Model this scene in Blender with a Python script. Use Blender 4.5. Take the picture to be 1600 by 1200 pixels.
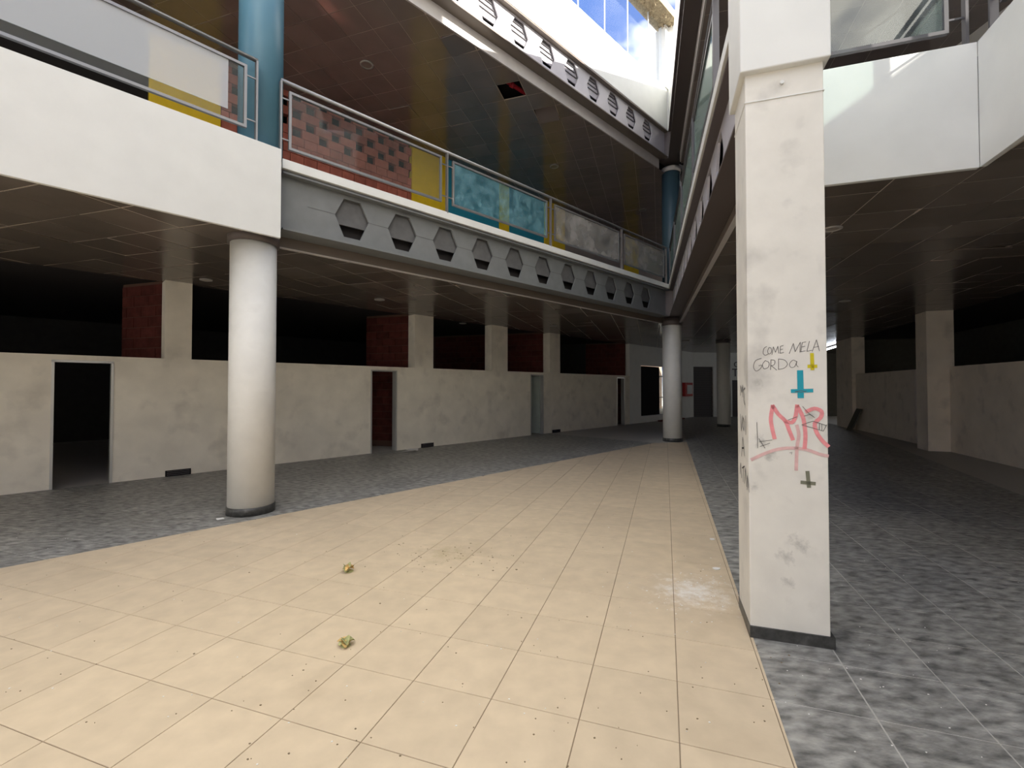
import bpy, bmesh, math, random
from mathutils import Vector, Matrix
from math import sin, cos, pi, radians
random.seed(11)
for o in list(bpy.data.objects): bpy.data.objects.remove(o)
SC = bpy.context.scene
COL = SC.collection

# ------------------------------------------------------------------ camera
F, CX, CY, PIT = 711.0, 800.0, 592.3, radians(1.1)
CAM = Vector((0, 0, 1.6))
cd = bpy.data.cameras.new('camera'); cam = bpy.data.objects.new('camera', cd); COL.objects.link(cam)
cam.location = CAM; cam.rotation_euler = (pi/2 + PIT, 0, 0)
cd.sensor_width = 36; cd.lens = F/1600*36; cd.shift_y = (CY-600)/1600; cd.clip_end = 300; cd.clip_start = .05
SC.camera = cam
# ------------------------------------------------------------------ world: blue sky with white cloud
w = bpy.data.worlds.new('sky'); SC.world = w; w.use_nodes = True
nt = w.node_tree; nt.nodes.clear()
def N(t, typ, **k):
    n = t.nodes.new(typ)
    for a, b in k.items(): setattr(n, a, b)
    return n
tc = N(nt, 'ShaderNodeTexCoord'); noi = N(nt, 'ShaderNodeTexNoise'); noi.inputs['Scale'].default_value = 2.2; noi.inputs['Detail'].default_value = 5
mp = N(nt, 'ShaderNodeMapping'); mp.inputs['Location'].default_value = (6.5, 7.9, 0.9); mp.inputs['Scale'].default_value = (1, 1, 1.6)
rmp = N(nt, 'ShaderNodeValToRGB'); rmp.color_ramp.elements[0].position = .455; rmp.color_ramp.elements[1].position = .54
rmp.color_ramp.elements[0].color = (.021, .056, .165, 1); rmp.color_ramp.elements[1].color = (.985, .925, .81, 1)
bg = N(nt, 'ShaderNodeBackground'); bg.inputs['Strength'].default_value = 3.0; wo = N(nt, 'ShaderNodeOutputWorld')
nt.links.new(tc.outputs['Generated'], mp.inputs[0]); nt.links.new(mp.outputs[0], noi.inputs['Vector'])
nt.links.new(noi.outputs['Fac'], rmp.inputs[0]); nt.links.new(rmp.outputs[0], bg.inputs[0]); nt.links.new(bg.outputs[0], wo.inputs[0])
# ------------------------------------------------------------------ sun, from behind right through the gap in an added wall
sl = bpy.data.lights.new('sun', 'SUN'); sl.energy = 9.0; sl.angle = radians(.6); sl.color = (1, .95, .86)
so = bpy.data.objects.new('sun', sl); COL.objects.link(so); so.rotation_euler = Vector((-.7, .5, -.5)).to_track_quat('-Z', 'Y').to_euler(); so.location = (20, -15, 20)
# ------------------------------------------------------------------ exposure
vs = SC.view_settings; vs.view_transform = 'Standard'; vs.look = 'None'; vs.gamma = 1; vs.use_curve_mapping = False
vs.exposure = 0.74
SC.cycles.max_bounces = 14; SC.cycles.diffuse_bounces = 7; SC.cycles.glossy_bounces = 5; SC.cycles.transparent_max_bounces = 16

# ------------------------------------------------------------------ pixel -> place helpers
def ray(u, v):
    x = (u-CX)/F; y = -(v-CY)/F
    return Vector((x, cos(PIT)-y*sin(PIT), sin(PIT)+y*cos(PIT)))
def bp(u, v, z):
    r = ray(u, v); return CAM + r*((z-1.6)/r.z)
def xy(p): return Vector((p[0], p[1]))
class Fr:                       # a line in plan: s runs along it, w to its left side, z up
    def __init__(f, a, b):
        f.o = xy(a); d = xy(b)-f.o; f.L = d.length; f.d = d.normalized(); f.n = Vector((-f.d.y, f.d.x))
    def P(f, s, w=0, z=0):
        q = f.o + f.d*s + f.n*w; return Vector((q.x, q.y, z))
    def hit(f, u, v, w=0):
        r = ray(u, v); k = (w - f.n.dot(xy(CAM)-f.o))/f.n.dot(xy(r)); p = CAM + r*k
        return f.d.dot(xy(p)-f.o), p.z
    def sw(f, p):
        q = xy(p)-f.o; return q.dot(f.d), q.dot(f.n)
    def rot(f): return math.atan2(f.d.y, f.d.x)

# ------------------------------------------------------------------ materials
MATS = {}
def mat(name, col, rough=.7, spec=.4, var=0, vscale=6, bump=0, bscale=40, metal=0, rnd=0, stain=None, sscale=2.5, samt=.5, emit=None, stretch=None):
    m = bpy.data.materials.new(name); m.use_nodes = True; t = m.node_tree; b = t.nodes['Principled BSDF']
    b.inputs['Roughness'].default_value = rough; b.inputs['Specular IOR Level'].default_value = spec; b.inputs['Metallic'].default_value = metal
    b.inputs['Base Color'].default_value = (*col, 1)
    g = N(t, 'ShaderNodeNewGeometry'); pos = g.outputs['Position']
    if stretch:
        mpn = N(t, 'ShaderNodeMapping'); mpn.inputs['Scale'].default_value = stretch; mpn.inputs['Rotation'].default_value = (0, 0, .5); t.links.new(pos, mpn.inputs[0]); pos = mpn.outputs[0]
    cur = None
    def mixc(a, bcol, fac, mode='MIX'):
        x = N(t, 'ShaderNodeMix', data_type='RGBA', blend_type=mode)
        if isinstance(a, tuple): x.inputs[6].default_value = (*a, 1)
        else: t.links.new(a, x.inputs[6])
        if isinstance(bcol, tuple): x.inputs[7].default_value = (*bcol, 1)
        else: t.links.new(bcol, x.inputs[7])
        if isinstance(fac, float): x.inputs[0].default_value = fac
        else: t.links.new(fac, x.inputs[0])
        return x.outputs[2]
    def noise(sc, det=4, lo=.3, hi=.7):
        n = N(t, 'ShaderNodeTexNoise'); n.inputs['Scale'].default_value = sc; n.inputs['Detail'].default_value = det; t.links.new(pos, n.inputs['Vector'])
        r = N(t, 'ShaderNodeMapRange'); r.inputs[1].default_value = lo; r.inputs[2].default_value = hi; t.links.new(n.outputs['Fac'], r.inputs[0]); return r.outputs[0]
    cur = col
    if var: cur = mixc(tuple(c*(1-var) for c in col), tuple(min(1, c*(1+var)) for c in col), noise(vscale))
    if stain: 
        f = noise(sscale, 6, .56, .75); mu = N(t, 'ShaderNodeMath', operation='MULTIPLY'); mu.inputs[1].default_value = samt; t.links.new(f, mu.inputs[0])
        cur = mixc(cur, stain, mu.outputs[0])
    if rnd:
        oi = N(t, 'ShaderNodeObjectInfo'); r = N(t, 'ShaderNodeMapRange'); r.inputs[3].default_value = 1-rnd; r.inputs[4].default_value = 1+rnd; t.links.new(oi.outputs['Random'], r.inputs[0])
        cc = N(t, 'ShaderNodeCombineColor')
        for i in range(3): t.links.new(r.outputs[0], cc.inputs[i])
        cur = mixc(cur, cc.outputs[0], 1.0, 'MULTIPLY')
    if not isinstance(cur, tuple): t.links.new(cur, b.inputs['Base Color'])
    if bump:
        n = N(t, 'ShaderNodeTexNoise'); n.inputs['Scale'].default_value = bscale; n.inputs['Detail'].default_value = 6; t.links.new(pos, n.inputs['Vector'])
        bn = N(t, 'ShaderNodeBump'); bn.inputs['Strength'].default_value = bump; bn.inputs['Distance'].default_value = .01; t.links.new(n.outputs['Fac'], bn.inputs['Height']); t.links.new(bn.outputs[0], b.inputs['Normal'])
    if emit:
        b.inputs['Emission Color'].default_value = (*col, 1); b.inputs['Emission Strength'].default_value = emit
    MATS[name] = m
    return m
def glass(name, tint, haze=0., hazecol=(.7, .75, .78), gloss=.04, streak=0, gmax=.4):
    m = bpy.data.materials.new(name); m.use_nodes = True; t = m.node_tree; t.nodes.clear()
    out = N(t, 'ShaderNodeOutputMaterial'); tr = N(t, 'ShaderNodeBsdfTransparent'); tr.inputs[0].default_value = (*tint, 1)
    gl = N(t, 'ShaderNodeBsdfGlossy'); gl.inputs['Roughness'].default_value = .03
    lw = N(t, 'ShaderNodeLayerWeight'); lw.inputs[0].default_value = .12
    mr = N(t, 'ShaderNodeMapRange'); mr.inputs[3].default_value = gloss; mr.inputs[4].default_value = gmax; t.links.new(lw.outputs['Fresnel'], mr.inputs[0])
    m1 = N(t, 'ShaderNodeMixShader'); t.links.new(mr.outputs[0], m1.inputs[0]); t.links.new(tr.outputs[0], m1.inputs[1]); t.links.new(gl.outputs[0], m1.inputs[2]); cur = m1
    if haze:
        df = N(t, 'ShaderNodeBsdfDiffuse'); df.inputs[0].default_value = (*hazecol, 1); m2 = N(t, 'ShaderNodeMixShader'); m2.inputs[0].default_value = haze
        if streak:
            g = N(t, 'ShaderNodeNewGeometry'); n = N(t, 'ShaderNodeTexNoise'); n.inputs['Scale'].default_value = streak; n.inputs['Detail'].default_value = 5; t.links.new(g.outputs['Position'], n.inputs['Vector'])
            r = N(t, 'ShaderNodeMapRange'); r.inputs[1].default_value = .35; r.inputs[2].default_value = .7; r.inputs[3].default_value = haze*.4; r.inputs[4].default_value = min(1, haze*1.7); t.links.new(n.outputs['Fac'], r.inputs[0]); t.links.new(r.outputs[0], m2.inputs[0])
        t.links.new(m1.outputs[0], m2.inputs[1]); t.links.new(df.outputs[0], m2.inputs[2]); cur = m2
    t.links.new(cur.outputs[0], out.inputs[0]); MATS[name] = m; return m

mat('white_paint', (.76, .765, .735), .55, .3, var=.03, vscale=3, bump=.04, bscale=30)
mat('pillar_paint', (.76, .735, .67), .6, .3, var=.05, vscale=5, bump=.06, bscale=40, stain=(.30, .29, .27), sscale=3.2, samt=.45)
mat('column_paint', (.74, .735, .70), .5, .3, var=.05, vscale=4, bump=.04, stain=(.5, .49, .46), sscale=4, samt=.3)
mat('store_plaster', (.84, .79, .69), .8, .2, var=.07, vscale=2.5, bump=.05, stain=(.36, .33, .29), sscale=2.2, samt=.35)
mat('right_plaster', (.80, .72, .62), .8, .2, var=.06, vscale=2, bump=.05, stain=(.34, .31, .27), samt=.4)
mat('beige_tile', (.60, .49, .345), .5, .3, var=.07, vscale=7, rnd=.035, stain=(.42, .33, .22), sscale=1.5, samt=.35, bump=.03, bscale=120)
mat('beige_grout', (.26, .20, .14), .9, .1)
mat('slate_tile', (.25, .246, .228), .45, .4, var=.6, vscale=7.5, rnd=.10, stain=(.46, .44, .39), sscale=4.5, samt=.5, bump=.6, bscale=20, stretch=(1.2, 2.3, 1))
mat('slate_grout', (.50, .48, .44), .9, .1)
mat('ceiling_tile', (.15, .125, .105), .22, .5, var=.12, vscale=1.5, rnd=.16)
mat('upper_tile', (.27, .225, .21), .12, 1.0, var=.1, vscale=1.5, rnd=.10)
mat('ceiling_runner', (.55, .46, .38), .45, .4)
mat('plenum', (.05, .045, .045), .9, .1)
mat('brown_trim', (.17, .14, .115), .4, .5)
mat('pale_trim', (.55, .52, .50), .4, .5, var=.05)
mat('beam_grey', (.20, .208, .208), .5, .4, var=.07, vscale=5)
mat('beam_light', (.52, .50, .53), .5, .4, var=.04, vscale=4)
mat('beam_brown', (.11, .09, .085), .5, .4)
mat('infill', (.14, .14, .14), .75, .2, var=.1, vscale=8)
mat('infill_light', (.44, .42, .45), .7, .2, var=.05)
mat('teal_paint', (.085, .20, .27), .4, .4, var=.05, vscale=3)
mat('teal_shaded', (.045, .085, .11), .4, .4, var=.05, vscale=3)  # same teal with shade put into its colour, for the far column
mat('steel', (.30, .30, .30), .35, .5, metal=.6)
mat('dark_steel', (.10, .095, .10), .4, .5)
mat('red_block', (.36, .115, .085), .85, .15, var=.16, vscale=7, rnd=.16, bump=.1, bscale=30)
mat('dark_block', (.105, .03, .025), .85, .15, var=.2, vscale=7, rnd=.18, bump=.1, bscale=30)  # red block with the unlit shops' shade put into its colour
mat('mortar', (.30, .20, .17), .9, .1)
mat('dark_mortar', (.13, .075, .06), .9, .1)  # mortar darkened the same way for the shop interiors
mat('yellow_paint', (.72, .49, .018), .45, .35, var=.05)
mat('blue_paint', (.025, .25, .37), .35, .4, var=.05)
mat('mauve_paint', (.25, .215, .20), .6, .3, var=.06, vscale=2)
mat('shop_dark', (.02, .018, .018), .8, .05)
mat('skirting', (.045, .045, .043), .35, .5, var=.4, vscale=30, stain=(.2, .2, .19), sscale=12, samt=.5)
mat('concrete', (.05, .047, .045), .9, .15, var=.1)  # albedo lowered to put deep shade into the shop interiors
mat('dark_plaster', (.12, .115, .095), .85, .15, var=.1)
mat('shutter_grey', (.13, .12, .12), .85, .1)
mat('door_leaf', (.40, .46, .43), .4, .4, var=.06)
mat('aluminium', (.55, .55, .53), .35, .5, metal=.4)
mat('fire_red', (.45, .02, .02), .4, .4)
mat('sign_white', (.7, .7, .7), .5, .3)
mat('pipe_red', (.50, .03, .05), .4, .4)
mat('lamp_rim', (.45, .43, .40), .35, .5)
mat('lamp_glass', (.32, .28, .24), .3, .5)
mat('tube_glow', (.85, .9, 1.0), .4, .3, emit=14)
mat('ink_black', (.02, .02, .022), .6, .3)
mat('pencil', (.13, .125, .12), .7, .2)
mat('spray_pink', (.80, .30, .31), .6, .2, var=.1, vscale=30)
mat('spray_pale_pink', (.72, .47, .45), .6, .2, var=.08, vscale=30)
mat('teal_marker', (.02, .33, .42), .5, .3)
mat('yellow_marker', (.62, .52, .02), .5, .3)
mat('green_grey_marker', (.20, .20, .14), .6, .3)
mat('plaster_chip', (.8, .79, .76), .8, .2)
mat('leaf_dry', (.55, .37, .14), .7, .2, var=.4, vscale=40)
mat('leaf_green', (.36, .36, .17), .7, .2, var=.35, vscale=40)
mat('crumb_dark', (.20, .15, .095), .8, .2)
mat('straw', (.42, .34, .22), .9, .1, var=.3, vscale=20)
mat('peach_wall', (.70, .50, .38), .8, .2)
mat('back_wall', (.78, .75, .70), .7, .2)
mat('letter_grey', (.10, .09, .10), .5, .3)
mat('mud', (.20, .15, .10), .8, .2)
glass('clear_glass', (.93, .97, .96), .06, (.6, .6, .6), .06)
glass('sky_glass', (.96, .98, 1), .015, (.8, .8, .85), .01, 0, .08)
glass('reflection_haze_glass', (.97, .97, .97), .33, (.82, .86, .90), .03)  # pale diffuse haze stands in for the reflection of a bright wall
glass('thin_haze_glass', (.95, .97, .95), .025, (.6, .62, .6), .02, 0, .2)
glass('dusty_glass', (.93, .95, .93), .38, (.42, .40, .38), .05, 3)
glass('plastic_sheet', (.75, .92, .95), .15, (.35, .62, .70), .08, 7)
glass('green_glass', (.70, .82, .78), .25, (.42, .52, .48), .12)
glass('grey_glass', (.85, .9, .9), .22, (.16, .18, .185), .08)

# dusty white patch beside the pillar: a spill with its own outline in the tile material
def add_spill(mname, centre, rad, colr, sc=9, lo=.62, hi=.95, amt=.8):
    m = MATS[mname]; t = m.node_tree; b = t.nodes['Principled BSDF']; src = b.inputs['Base Color'].links[0].from_socket
    g = N(t, 'ShaderNodeNewGeometry'); d = N(t, 'ShaderNodeVectorMath', operation='DISTANCE'); d.inputs[1].default_value = centre; t.links.new(g.outputs['Position'], d.inputs[0])
    r = N(t, 'ShaderNodeMapRange'); r.inputs[1].default_value = 0; r.inputs[2].default_value = rad; r.inputs[3].default_value = .30; r.inputs[4].default_value = -.25; t.links.new(d.outputs['Value'], r.inputs[0])
    n = N(t, 'ShaderNodeTexNoise'); n.inputs['Scale'].default_value = sc; n.inputs['Detail'].default_value = 7; n.inputs['Roughness'].default_value = .7; t.links.new(g.outputs['Position'], n.inputs['Vector'])
    a = N(t, 'ShaderNodeMath', operation='ADD'); t.links.new(r.outputs[0], a.inputs[0]); t.links.new(n.outputs['Fac'], a.inputs[1])
    s = N(t, 'ShaderNodeMapRange'); s.inputs[1].default_value = lo; s.inputs[2].default_value = hi; s.inputs[4].default_value = amt; t.links.new(a.outputs[0], s.inputs[0])
    x = N(t, 'ShaderNodeMix', data_type='RGBA'); x.inputs[7].default_value = (*colr, 1); t.links.new(src, x.inputs[6]); t.links.new(s.outputs[0], x.inputs[0]); t.links.new(x.outputs[2], b.inputs['Base Color'])
add_spill('beige_tile', tuple(bp(1085, 925, 0)), .75, (.84, .81, .76), 11, .58, .85)
add_spill('beige_tile', tuple(bp(700, 865, 0)), .9, (.42, .34, .20), 8)
add_spill('slate_tile', tuple(bp(1500, 735, 0)), 1.5, (.30, .27, .24), 2)

# ------------------------------------------------------------------ mesh helpers
class G:
    def __init__(g): g.v = []; g.f = []
    def add(g, vs, fs):
        n = len(g.v); g.v += [tuple(v) for v in vs]; g.f += [tuple(n+i for i in f) for f in fs]; return g
    def box(g, fr, s0, s1, w0, w1, z0, z1):
        vs = [fr.P(s, w, z) for z in (z0, z1) for s, w in ((s0, w0), (s1, w0), (s1, w1), (s0, w1))]
        return g.add(vs, [(0, 3, 2, 1), (4, 5, 6, 7), (0, 1, 5, 4), (1, 2, 6, 5), (2, 3, 7, 6), (3, 0, 4, 7)])
    def prism(g, poly, z0, z1):
        n = len(poly)
        a = sum(poly[i][0]*poly[(i+1) % n][1]-poly[(i+1) % n][0]*poly[i][1] for i in range(n))
        if a < 0: poly = poly[::-1]
        vs = [(p[0], p[1], z0) for p in poly]+[(p[0], p[1], z1) for p in poly]
        return g.add(vs, [tuple(range(n))[::-1], tuple(range(n, 2*n))]+[(i, (i+1) % n, n+(i+1) % n, n+i) for i in range(n)])
    def lathe(g, c, prof, n=32, cap=True):
        vs = []; fs = []
        for r, z in prof: vs += [(c[0]+r*cos(2*pi*i/n), c[1]+r*sin(2*pi*i/n), z) for i in range(n)]
        for k in range(len(prof)-1): fs += [(k*n+i, k*n+(i+1) % n, (k+1)*n+(i+1) % n, (k+1)*n+i) for i in range(n)]
        if cap: fs += [tuple(range(n))[::-1], tuple(range((len(prof)-1)*n, len(prof)*n))]
        return g.add(vs, fs)
    def tube(g, p, q, r, n=10):
        p = Vector(p); q = Vector(q); d = (q-p).normalized(); a = d.orthogonal().normalized(); b = d.cross(a)
        vs = [c+(a*cos(2*pi*i/n)+b*sin(2*pi*i/n))*r for c in (p, q) for i in range(n)]
        return g.add(vs, [(i, (i+1) % n, n+(i+1) % n, n+i) for i in range(n)]+[tuple(range(n))[::-1], tuple(range(n, 2*n))])
    def build(g, name, m, parent=None, smooth=False, bevel=0, solid=0):
        me = bpy.data.meshes.new(name); me.from_pydata(g.v, [], g.f); me.update()
        o = bpy.data.objects.new(name, me); COL.objects.link(o); me.materials.append(MATS[m])
        if smooth:
            for p in me.polygons: p.use_smooth = len(p.vertices) == 4
        if parent: attach(o, parent)
        if bevel:
            b = o.modifiers.new('bevel', 'BEVEL'); b.width = bevel; b.segments = 2; b.limit_method = 'ANGLE'
        if solid:
            b = o.modifiers.new('solid', 'SOLIDIFY'); b.thickness = solid; b.offset = 0
        return o
LOC = {}
def attach(o, p):
    o.parent = p
    if p.name in LOC: o.matrix_parent_inverse = Matrix.Translation(-LOC[p.name])
def thing(name, loc, label, cat, group=None):
    o = bpy.data.objects.new(name, None); COL.objects.link(o); o.location = loc; LOC[o.name] = Vector(loc); o.empty_display_size = .2
    o['label'] = label; o['category'] = cat
    if group: o['group'] = group
    return o
def tag(o, label, cat, group=None, kind=None):
    o['label'] = label; o['category'] = cat
    if group: o['group'] = group
    if kind: o['kind'] = kind
    return o
def struct(o, label, cat): return tag(o, label, cat, kind='structure')

# ------------------------------------------------------------------ plan of the place
ZC, ZB, Z1, ZU, ZUC = 3.55, 3.68, 4.60, 8.34, 8.07     # ground ceiling, beam, first floor kerb, upper beam, upper ceiling
A = Fr(bp(436.7, 356.7, ZB), bp(1046, 494.2, ZB))       # left gallery edge, s from near column to far column
B = Fr(bp(1046, 494.2, ZB), bp(1120, 280, ZB))          # right gallery edge, s from far column to the camera
W = Fr(bp(0, 774, 0), bp(827, 680.5, 0))                # left shop wall
FL = Fr(bp(0, 271.5, 3.5), bp(436, 371.5, 3.5))         # white fascia on the left
RF = Fr(bp(1286, 290, 3.5), bp(1531, 261.5, 3.5))       # white fascia on the right
RC = xy(bp(1531, 261.5, 3.5))
RT = Fr(RC, xy(bp(1600, 211, 3.5)))                     # its return towards the camera
R = Fr((10.08, 8.99), (13.88, 19.3))                    # right shop wall
PF = Fr(bp(1174, 996, 0), bp(1306, 1016, 0))            # graffiti pillar front
AL = A.L
wc = W.sw(A.P(AL))[0]                                   # shop wall abreast of the far column
Lb0, Lb1, Rb1, Rb0 = xy(bp(0, 888, 0)), xy(bp(1022, 692, 0)), xy(bp(1073, 690.5, 0)), xy(bp(1246, 1200, 0))
LB = Fr(Lb0, Lb1); RB = Fr(Rb0, Rb1)
END0 = xy(W.P(W.hit(1083, 640)[0])); END1 = END0+Vector((11, 1.2))
END = Fr(END0, END1)

# scuffs on the pillar face
def onp(u, v): q = PF.hit(u, v, .012); return tuple(PF.P(q[0], .012, q[1]))
for u, v, rad in ((1192, 690, .13), (1202, 712, .10), (1245, 848, .16), (1225, 870, .14), (1270, 650, .09), (1185, 600, .10), (1230, 910, .12), (1180, 760, .08)):
    add_spill('pillar_paint', onp(u, v), rad, (.24, .235, .21), 16, .60, .95, .62)
# ------------------------------------------------------------------ tiled surfaces
def clip(poly, reg):
    out = poly
    n = len(reg)
    for i in range(n):
        a, b = reg[i], reg[(i+1) % n]; e = b-a; inp = out; out = []
        if not inp: break
        def side(p): return e.x*(p.y-a.y)-e.y*(p.x-a.x)
        for j in range(len(inp)):
            p, q = inp[j], inp[(j+1) % len(inp)]; sp, sq = side(p), side(q)
            if sp >= 0: out.append(p)
            if (sp > 0 > sq) or (sp < 0 < sq): out.append(p+(q-p)*(sp/(sp-sq)))
    return out
def area(p): return .5*sum(p[i].x*p[(i+1) % len(p)].y-p[(i+1) % len(p)].x*p[i].y for i in range(len(p)))
def ccw(p):
    p = [xy(q) for q in p]; return p if area(p) > 0 else p[::-1]
def inview(c, z):
    d = Vector((c.x, c.y, z))-CAM; f = Vector((0, cos(PIT), sin(PIT))); dep = d.dot(f)
    if dep < .3: return False
    u = CX+F*d.x/dep; v = CY-F*(d.dot(Vector((0, -sin(PIT), cos(PIT)))))/dep
    return -60 < u < 1660 and -60 < v < 1260
def tiles(parent, reg, org, ang, size, gap, z, thick, m, name, cap=300, tilt=0, jit=0, skip=(), up=True, sag=None):
    """square tiles cut to a convex region; nearest in view are objects, the rest one part"""
    reg = ccw(reg); d = Vector((sin(ang), cos(ang))); e = Vector((cos(ang), -sin(ang))); h = (size-gap)/2
    us = [(p-org).dot(e)/size for p in reg]; vsn = [(p-org).dot(d)/size for p in reg]
    cells = []
    for i in range(math.floor(min(us)), math.ceil(max(us))+1):
        for j in range(math.floor(min(vsn)), math.ceil(max(vsn))+1):
            if (i, j) in skip: continue
            c = org+e*((i+.5)*size)+d*((j+.5)*size)
            q = ccw([c+e*h*a+d*h*b for a, b in ((-1, -1), (1, -1), (1, 1), (-1, 1))])
            k = clip(q, reg)
            if len(k) < 3 or area(k) < .004: continue
            cells.append((not inview(c, z), (c-xy(CAM)).length, c, k, area(k) > .995*(2*h)**2, (i, j)))
    cells.sort(key=lambda x: (x[0], x[1]))
    ch = min(.0015, thick/3)
    zt, zb = (z, z-thick) if up else (z, z+thick)
    def tilemesh(poly, z0=0.):
        n = len(poly); g = G(); c = sum(poly, Vector((0, 0)))/n
        ins = [p+(c-p).normalized()*ch*1.3 for p in poly]; dz = 1 if up else -1
        vs = [(p.x, p.y, z0-dz*thick) for p in poly]+[(p.x, p.y, z0-dz*ch) for p in poly]+[(p.x, p.y, z0) for p in ins]
        fs = [tuple(range(2*n, 3*n))]+[(a*n+i, a*n+(i+1) % n, (a+1)*n+(i+1) % n, (a+1)*n+i) for a in (0, 1) for i in range(n)]
        if not up: fs = [f[::-1] for f in fs]
        g.add(vs, fs); return g
    sq = ccw([e*h*a+d*h*b for a, b in ((-1, -1), (1, -1), (1, 1), (-1, 1))])
    gm = tilemesh(sq); me = bpy.data.meshes.new(name); me.from_pydata(gm.v, [], gm.f); me.update(); me.materials.append(MATS[m])
    rest = G()
    for idx, (off, dist, c, k, full, ij) in enumerate(cells):
        if idx >= cap or (off and idx > 40):
            t = tilemesh(k, z); rest.add(t.v, t.f); continue
        if full: o = bpy.data.objects.new(name, me)
        else:
            t = tilemesh([p-c for p in k]); m2 = bpy.data.meshes.new(name); m2.from_pydata(t.v, [], t.f); m2.update(); m2.materials.append(MATS[m]); o = bpy.data.objects.new(name, m2)
        COL.objects.link(o); o.location = (c.x, c.y, z+(random.uniform(-jit, jit)))
        if tilt: o.rotation_euler = (random.gauss(0, tilt), random.gauss(0, tilt), 0)
        if sag and random.random() < sag:
            o.rotation_euler = (random.uniform(-.05, .05), random.uniform(-.05, .05), 0); o.location.z -= .01
        attach(o, parent)
    if rest.v:
        o = rest.build(name+'_field', m, parent); o['kind'] = 'stuff'
def runners(parent, reg, org, ang, size, z, wdt, m):
    reg = ccw(reg); d = Vector((sin(ang), cos(ang))); e = Vector((cos(ang), -sin(ang))); g = G()
    for a, b in ((e, d), (d, e)):
        us = [(p-org).dot(a)/size for p in reg]; vv = [(p-org).dot(b) for p in reg]
        for i in range(math.floor(min(us)), math.ceil(max(us))+1):
            c0 = org+a*(i*size)
            k = clip(ccw([c0+a*wdt/2+b*min(vv), c0-a*wdt/2+b*min(vv), c0-a*wdt/2+b*max(vv), c0+a*wdt/2+b*max(vv)]), reg)
            if len(k) > 2: g.prism(k, z, z+.012)
    g.build('ceiling_grid', m, parent)['kind'] = 'stuff'

# ------------------------------------------------------------------ floors
FO = xy(bp(927, 1039, 0)); FA, FS = radians(18.6), .455
fl = struct(G().prism([(-22, -12), (30, -12), (34, 40), (-22, 40)], -.30, -.012).build('floor', 'slate_grout'), 'concrete bed with pale joints under the floor tiles', 'floor')
apexs = [LB.P(-9), LB.P(LB.L), RB.P(RB.L), RB.P(-9.5)]
reg_beige = [xy(p) for p in apexs]
fb = struct(G().prism(reg_beige, -.02, -.004).build('floor_beige', 'beige_grout'), 'wedge of large beige square tiles running to the far round column', 'floor')
tiles(fb, reg_beige, FO, FA, FS, .0045, 0, .012, 'beige_tile', 'floor_tile', cap=300)
g1 = W.P(-7), W.P(wc+1)
reg_l = [LB.P(-9), LB.P(LB.L), W.P(W.sw(LB.P(LB.L))[0]), W.P(-9)]
fd = struct(G().prism([xy(p) for p in reg_l], -.02, -.003).build('floor_left', 'slate_grout'), 'dark slate tiled walkway along the left shop fronts', 'floor')
tiles(fd, reg_l, FO, FA, FS, .0075, 0, .006, 'slate_tile', 'floor_tile', cap=260)
far_r = RB.P(RB.L+18)
reg_f = [LB.P(LB.L), RB.P(RB.L), far_r, W.P(26), W.P(W.sw(LB.P(LB.L))[0])]
ff = struct(G().prism([xy(p) for p in reg_f], -.02, -.003).build('floor_far', 'slate_grout'), 'dark slate tiled floor beyond the far round column', 'floor')
tiles(ff, reg_f, FO, FA, FS, .0075, 0, .006, 'slate_tile', 'floor_tile', cap=120)
reg_r = [RB.P(-7), RB.P(RB.L+18), Vector((18, 27.5)), R.P(11), R.P(-11)]
fr_ = struct(G().prism([xy(p) for p in reg_r], -.02, -.003).build('floor_right', 'slate_grout'), 'dark scuffed slate tiled floor right of the graffiti pillar', 'floor')
tiles(fr_, reg_r, FO, FA, FS, .0075, 0, .006, 'slate_tile', 'floor_tile', cap=300)

# ------------------------------------------------------------------ ground-floor ceilings
CO = xy(bp(126, 335.3, ZC)); CA, CS = radians(17), .64
PA, PB = .40, .33
Ac = A.P(AL+.9, PA)                                    # where the two ceiling edges meet
Bl = Fr(B.P(0, PB), B.P(5, PB)); Al = Fr(A.P(0, PA), A.P(5, PA))
def cross(f, g):
    # intersection of two plan lines
    d = f.d.x*g.d.y-f.d.y*g.d.x; q = g.o-f.o; return f.o+f.d*((q.x*g.d.y-q.y*g.d.x)/d)
Ac = cross(Al, Bl)
cA = W.sw(Ac)[0]
reg_c1 = [FL.P(-9, .1), FL.P(FL.L, .1), Al.P(.1), Ac, W.P(cA, .2), W.P(-12, .2)]
reg_c1b = [Al.P(-12.), Ac, W.P(cA, .2), W.P(-12, .2)]
X0 = A.P(.02, PA); wx = W.sw(X0)[0]
reg_c1a = [FL.P(-9, .05), FL.P(FL.L, .05), X0, W.P(wx, .2), W.P(-12, .2)]
reg_c1b = [X0, Ac, W.P(cA, .2), W.P(wx, .2)]
Bext = Fr(Bl.o, Bl.o-Bl.d)
I1 = cross(Bext, Fr(W.P(0, .2), W.P(1, .2)))
BF = cross(Bl, RF)
reg_c2 = [Ac, I1, W.P(cA, .2)]
reg_c3 = [BF, RF.P(9), R.P(14, -.2), Vector((18, 28)), I1, Ac]
RFi = Fr(RF.P(0, .05), RF.P(1, .05)); RTi = Fr(RT.P(0, .05), RT.P(1, .05)); RCi = cross(RFi, RTi); Rw = Fr(R.P(0, -.16), R.P(1, -.16))
BF = cross(Bl, RFi)
reg_c3 = [BF, cross(RFi, Rw), Rw.P(24), END0+Vector((1, 1)), I1]
reg_c5 = [Rw.P(11), Rw.P(11, -7), Rw.P(24, -7), Rw.P(24)]
reg_c4 = [RC, RT.P(11), RT.P(11, 7.6), RT.P(-2.4, 7.6), RF.P(RF.L+7.4)]
reg_c4 = [RCi, RTi.P(11), Rw.P(-13.5), cross(RFi, Rw)]
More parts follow.
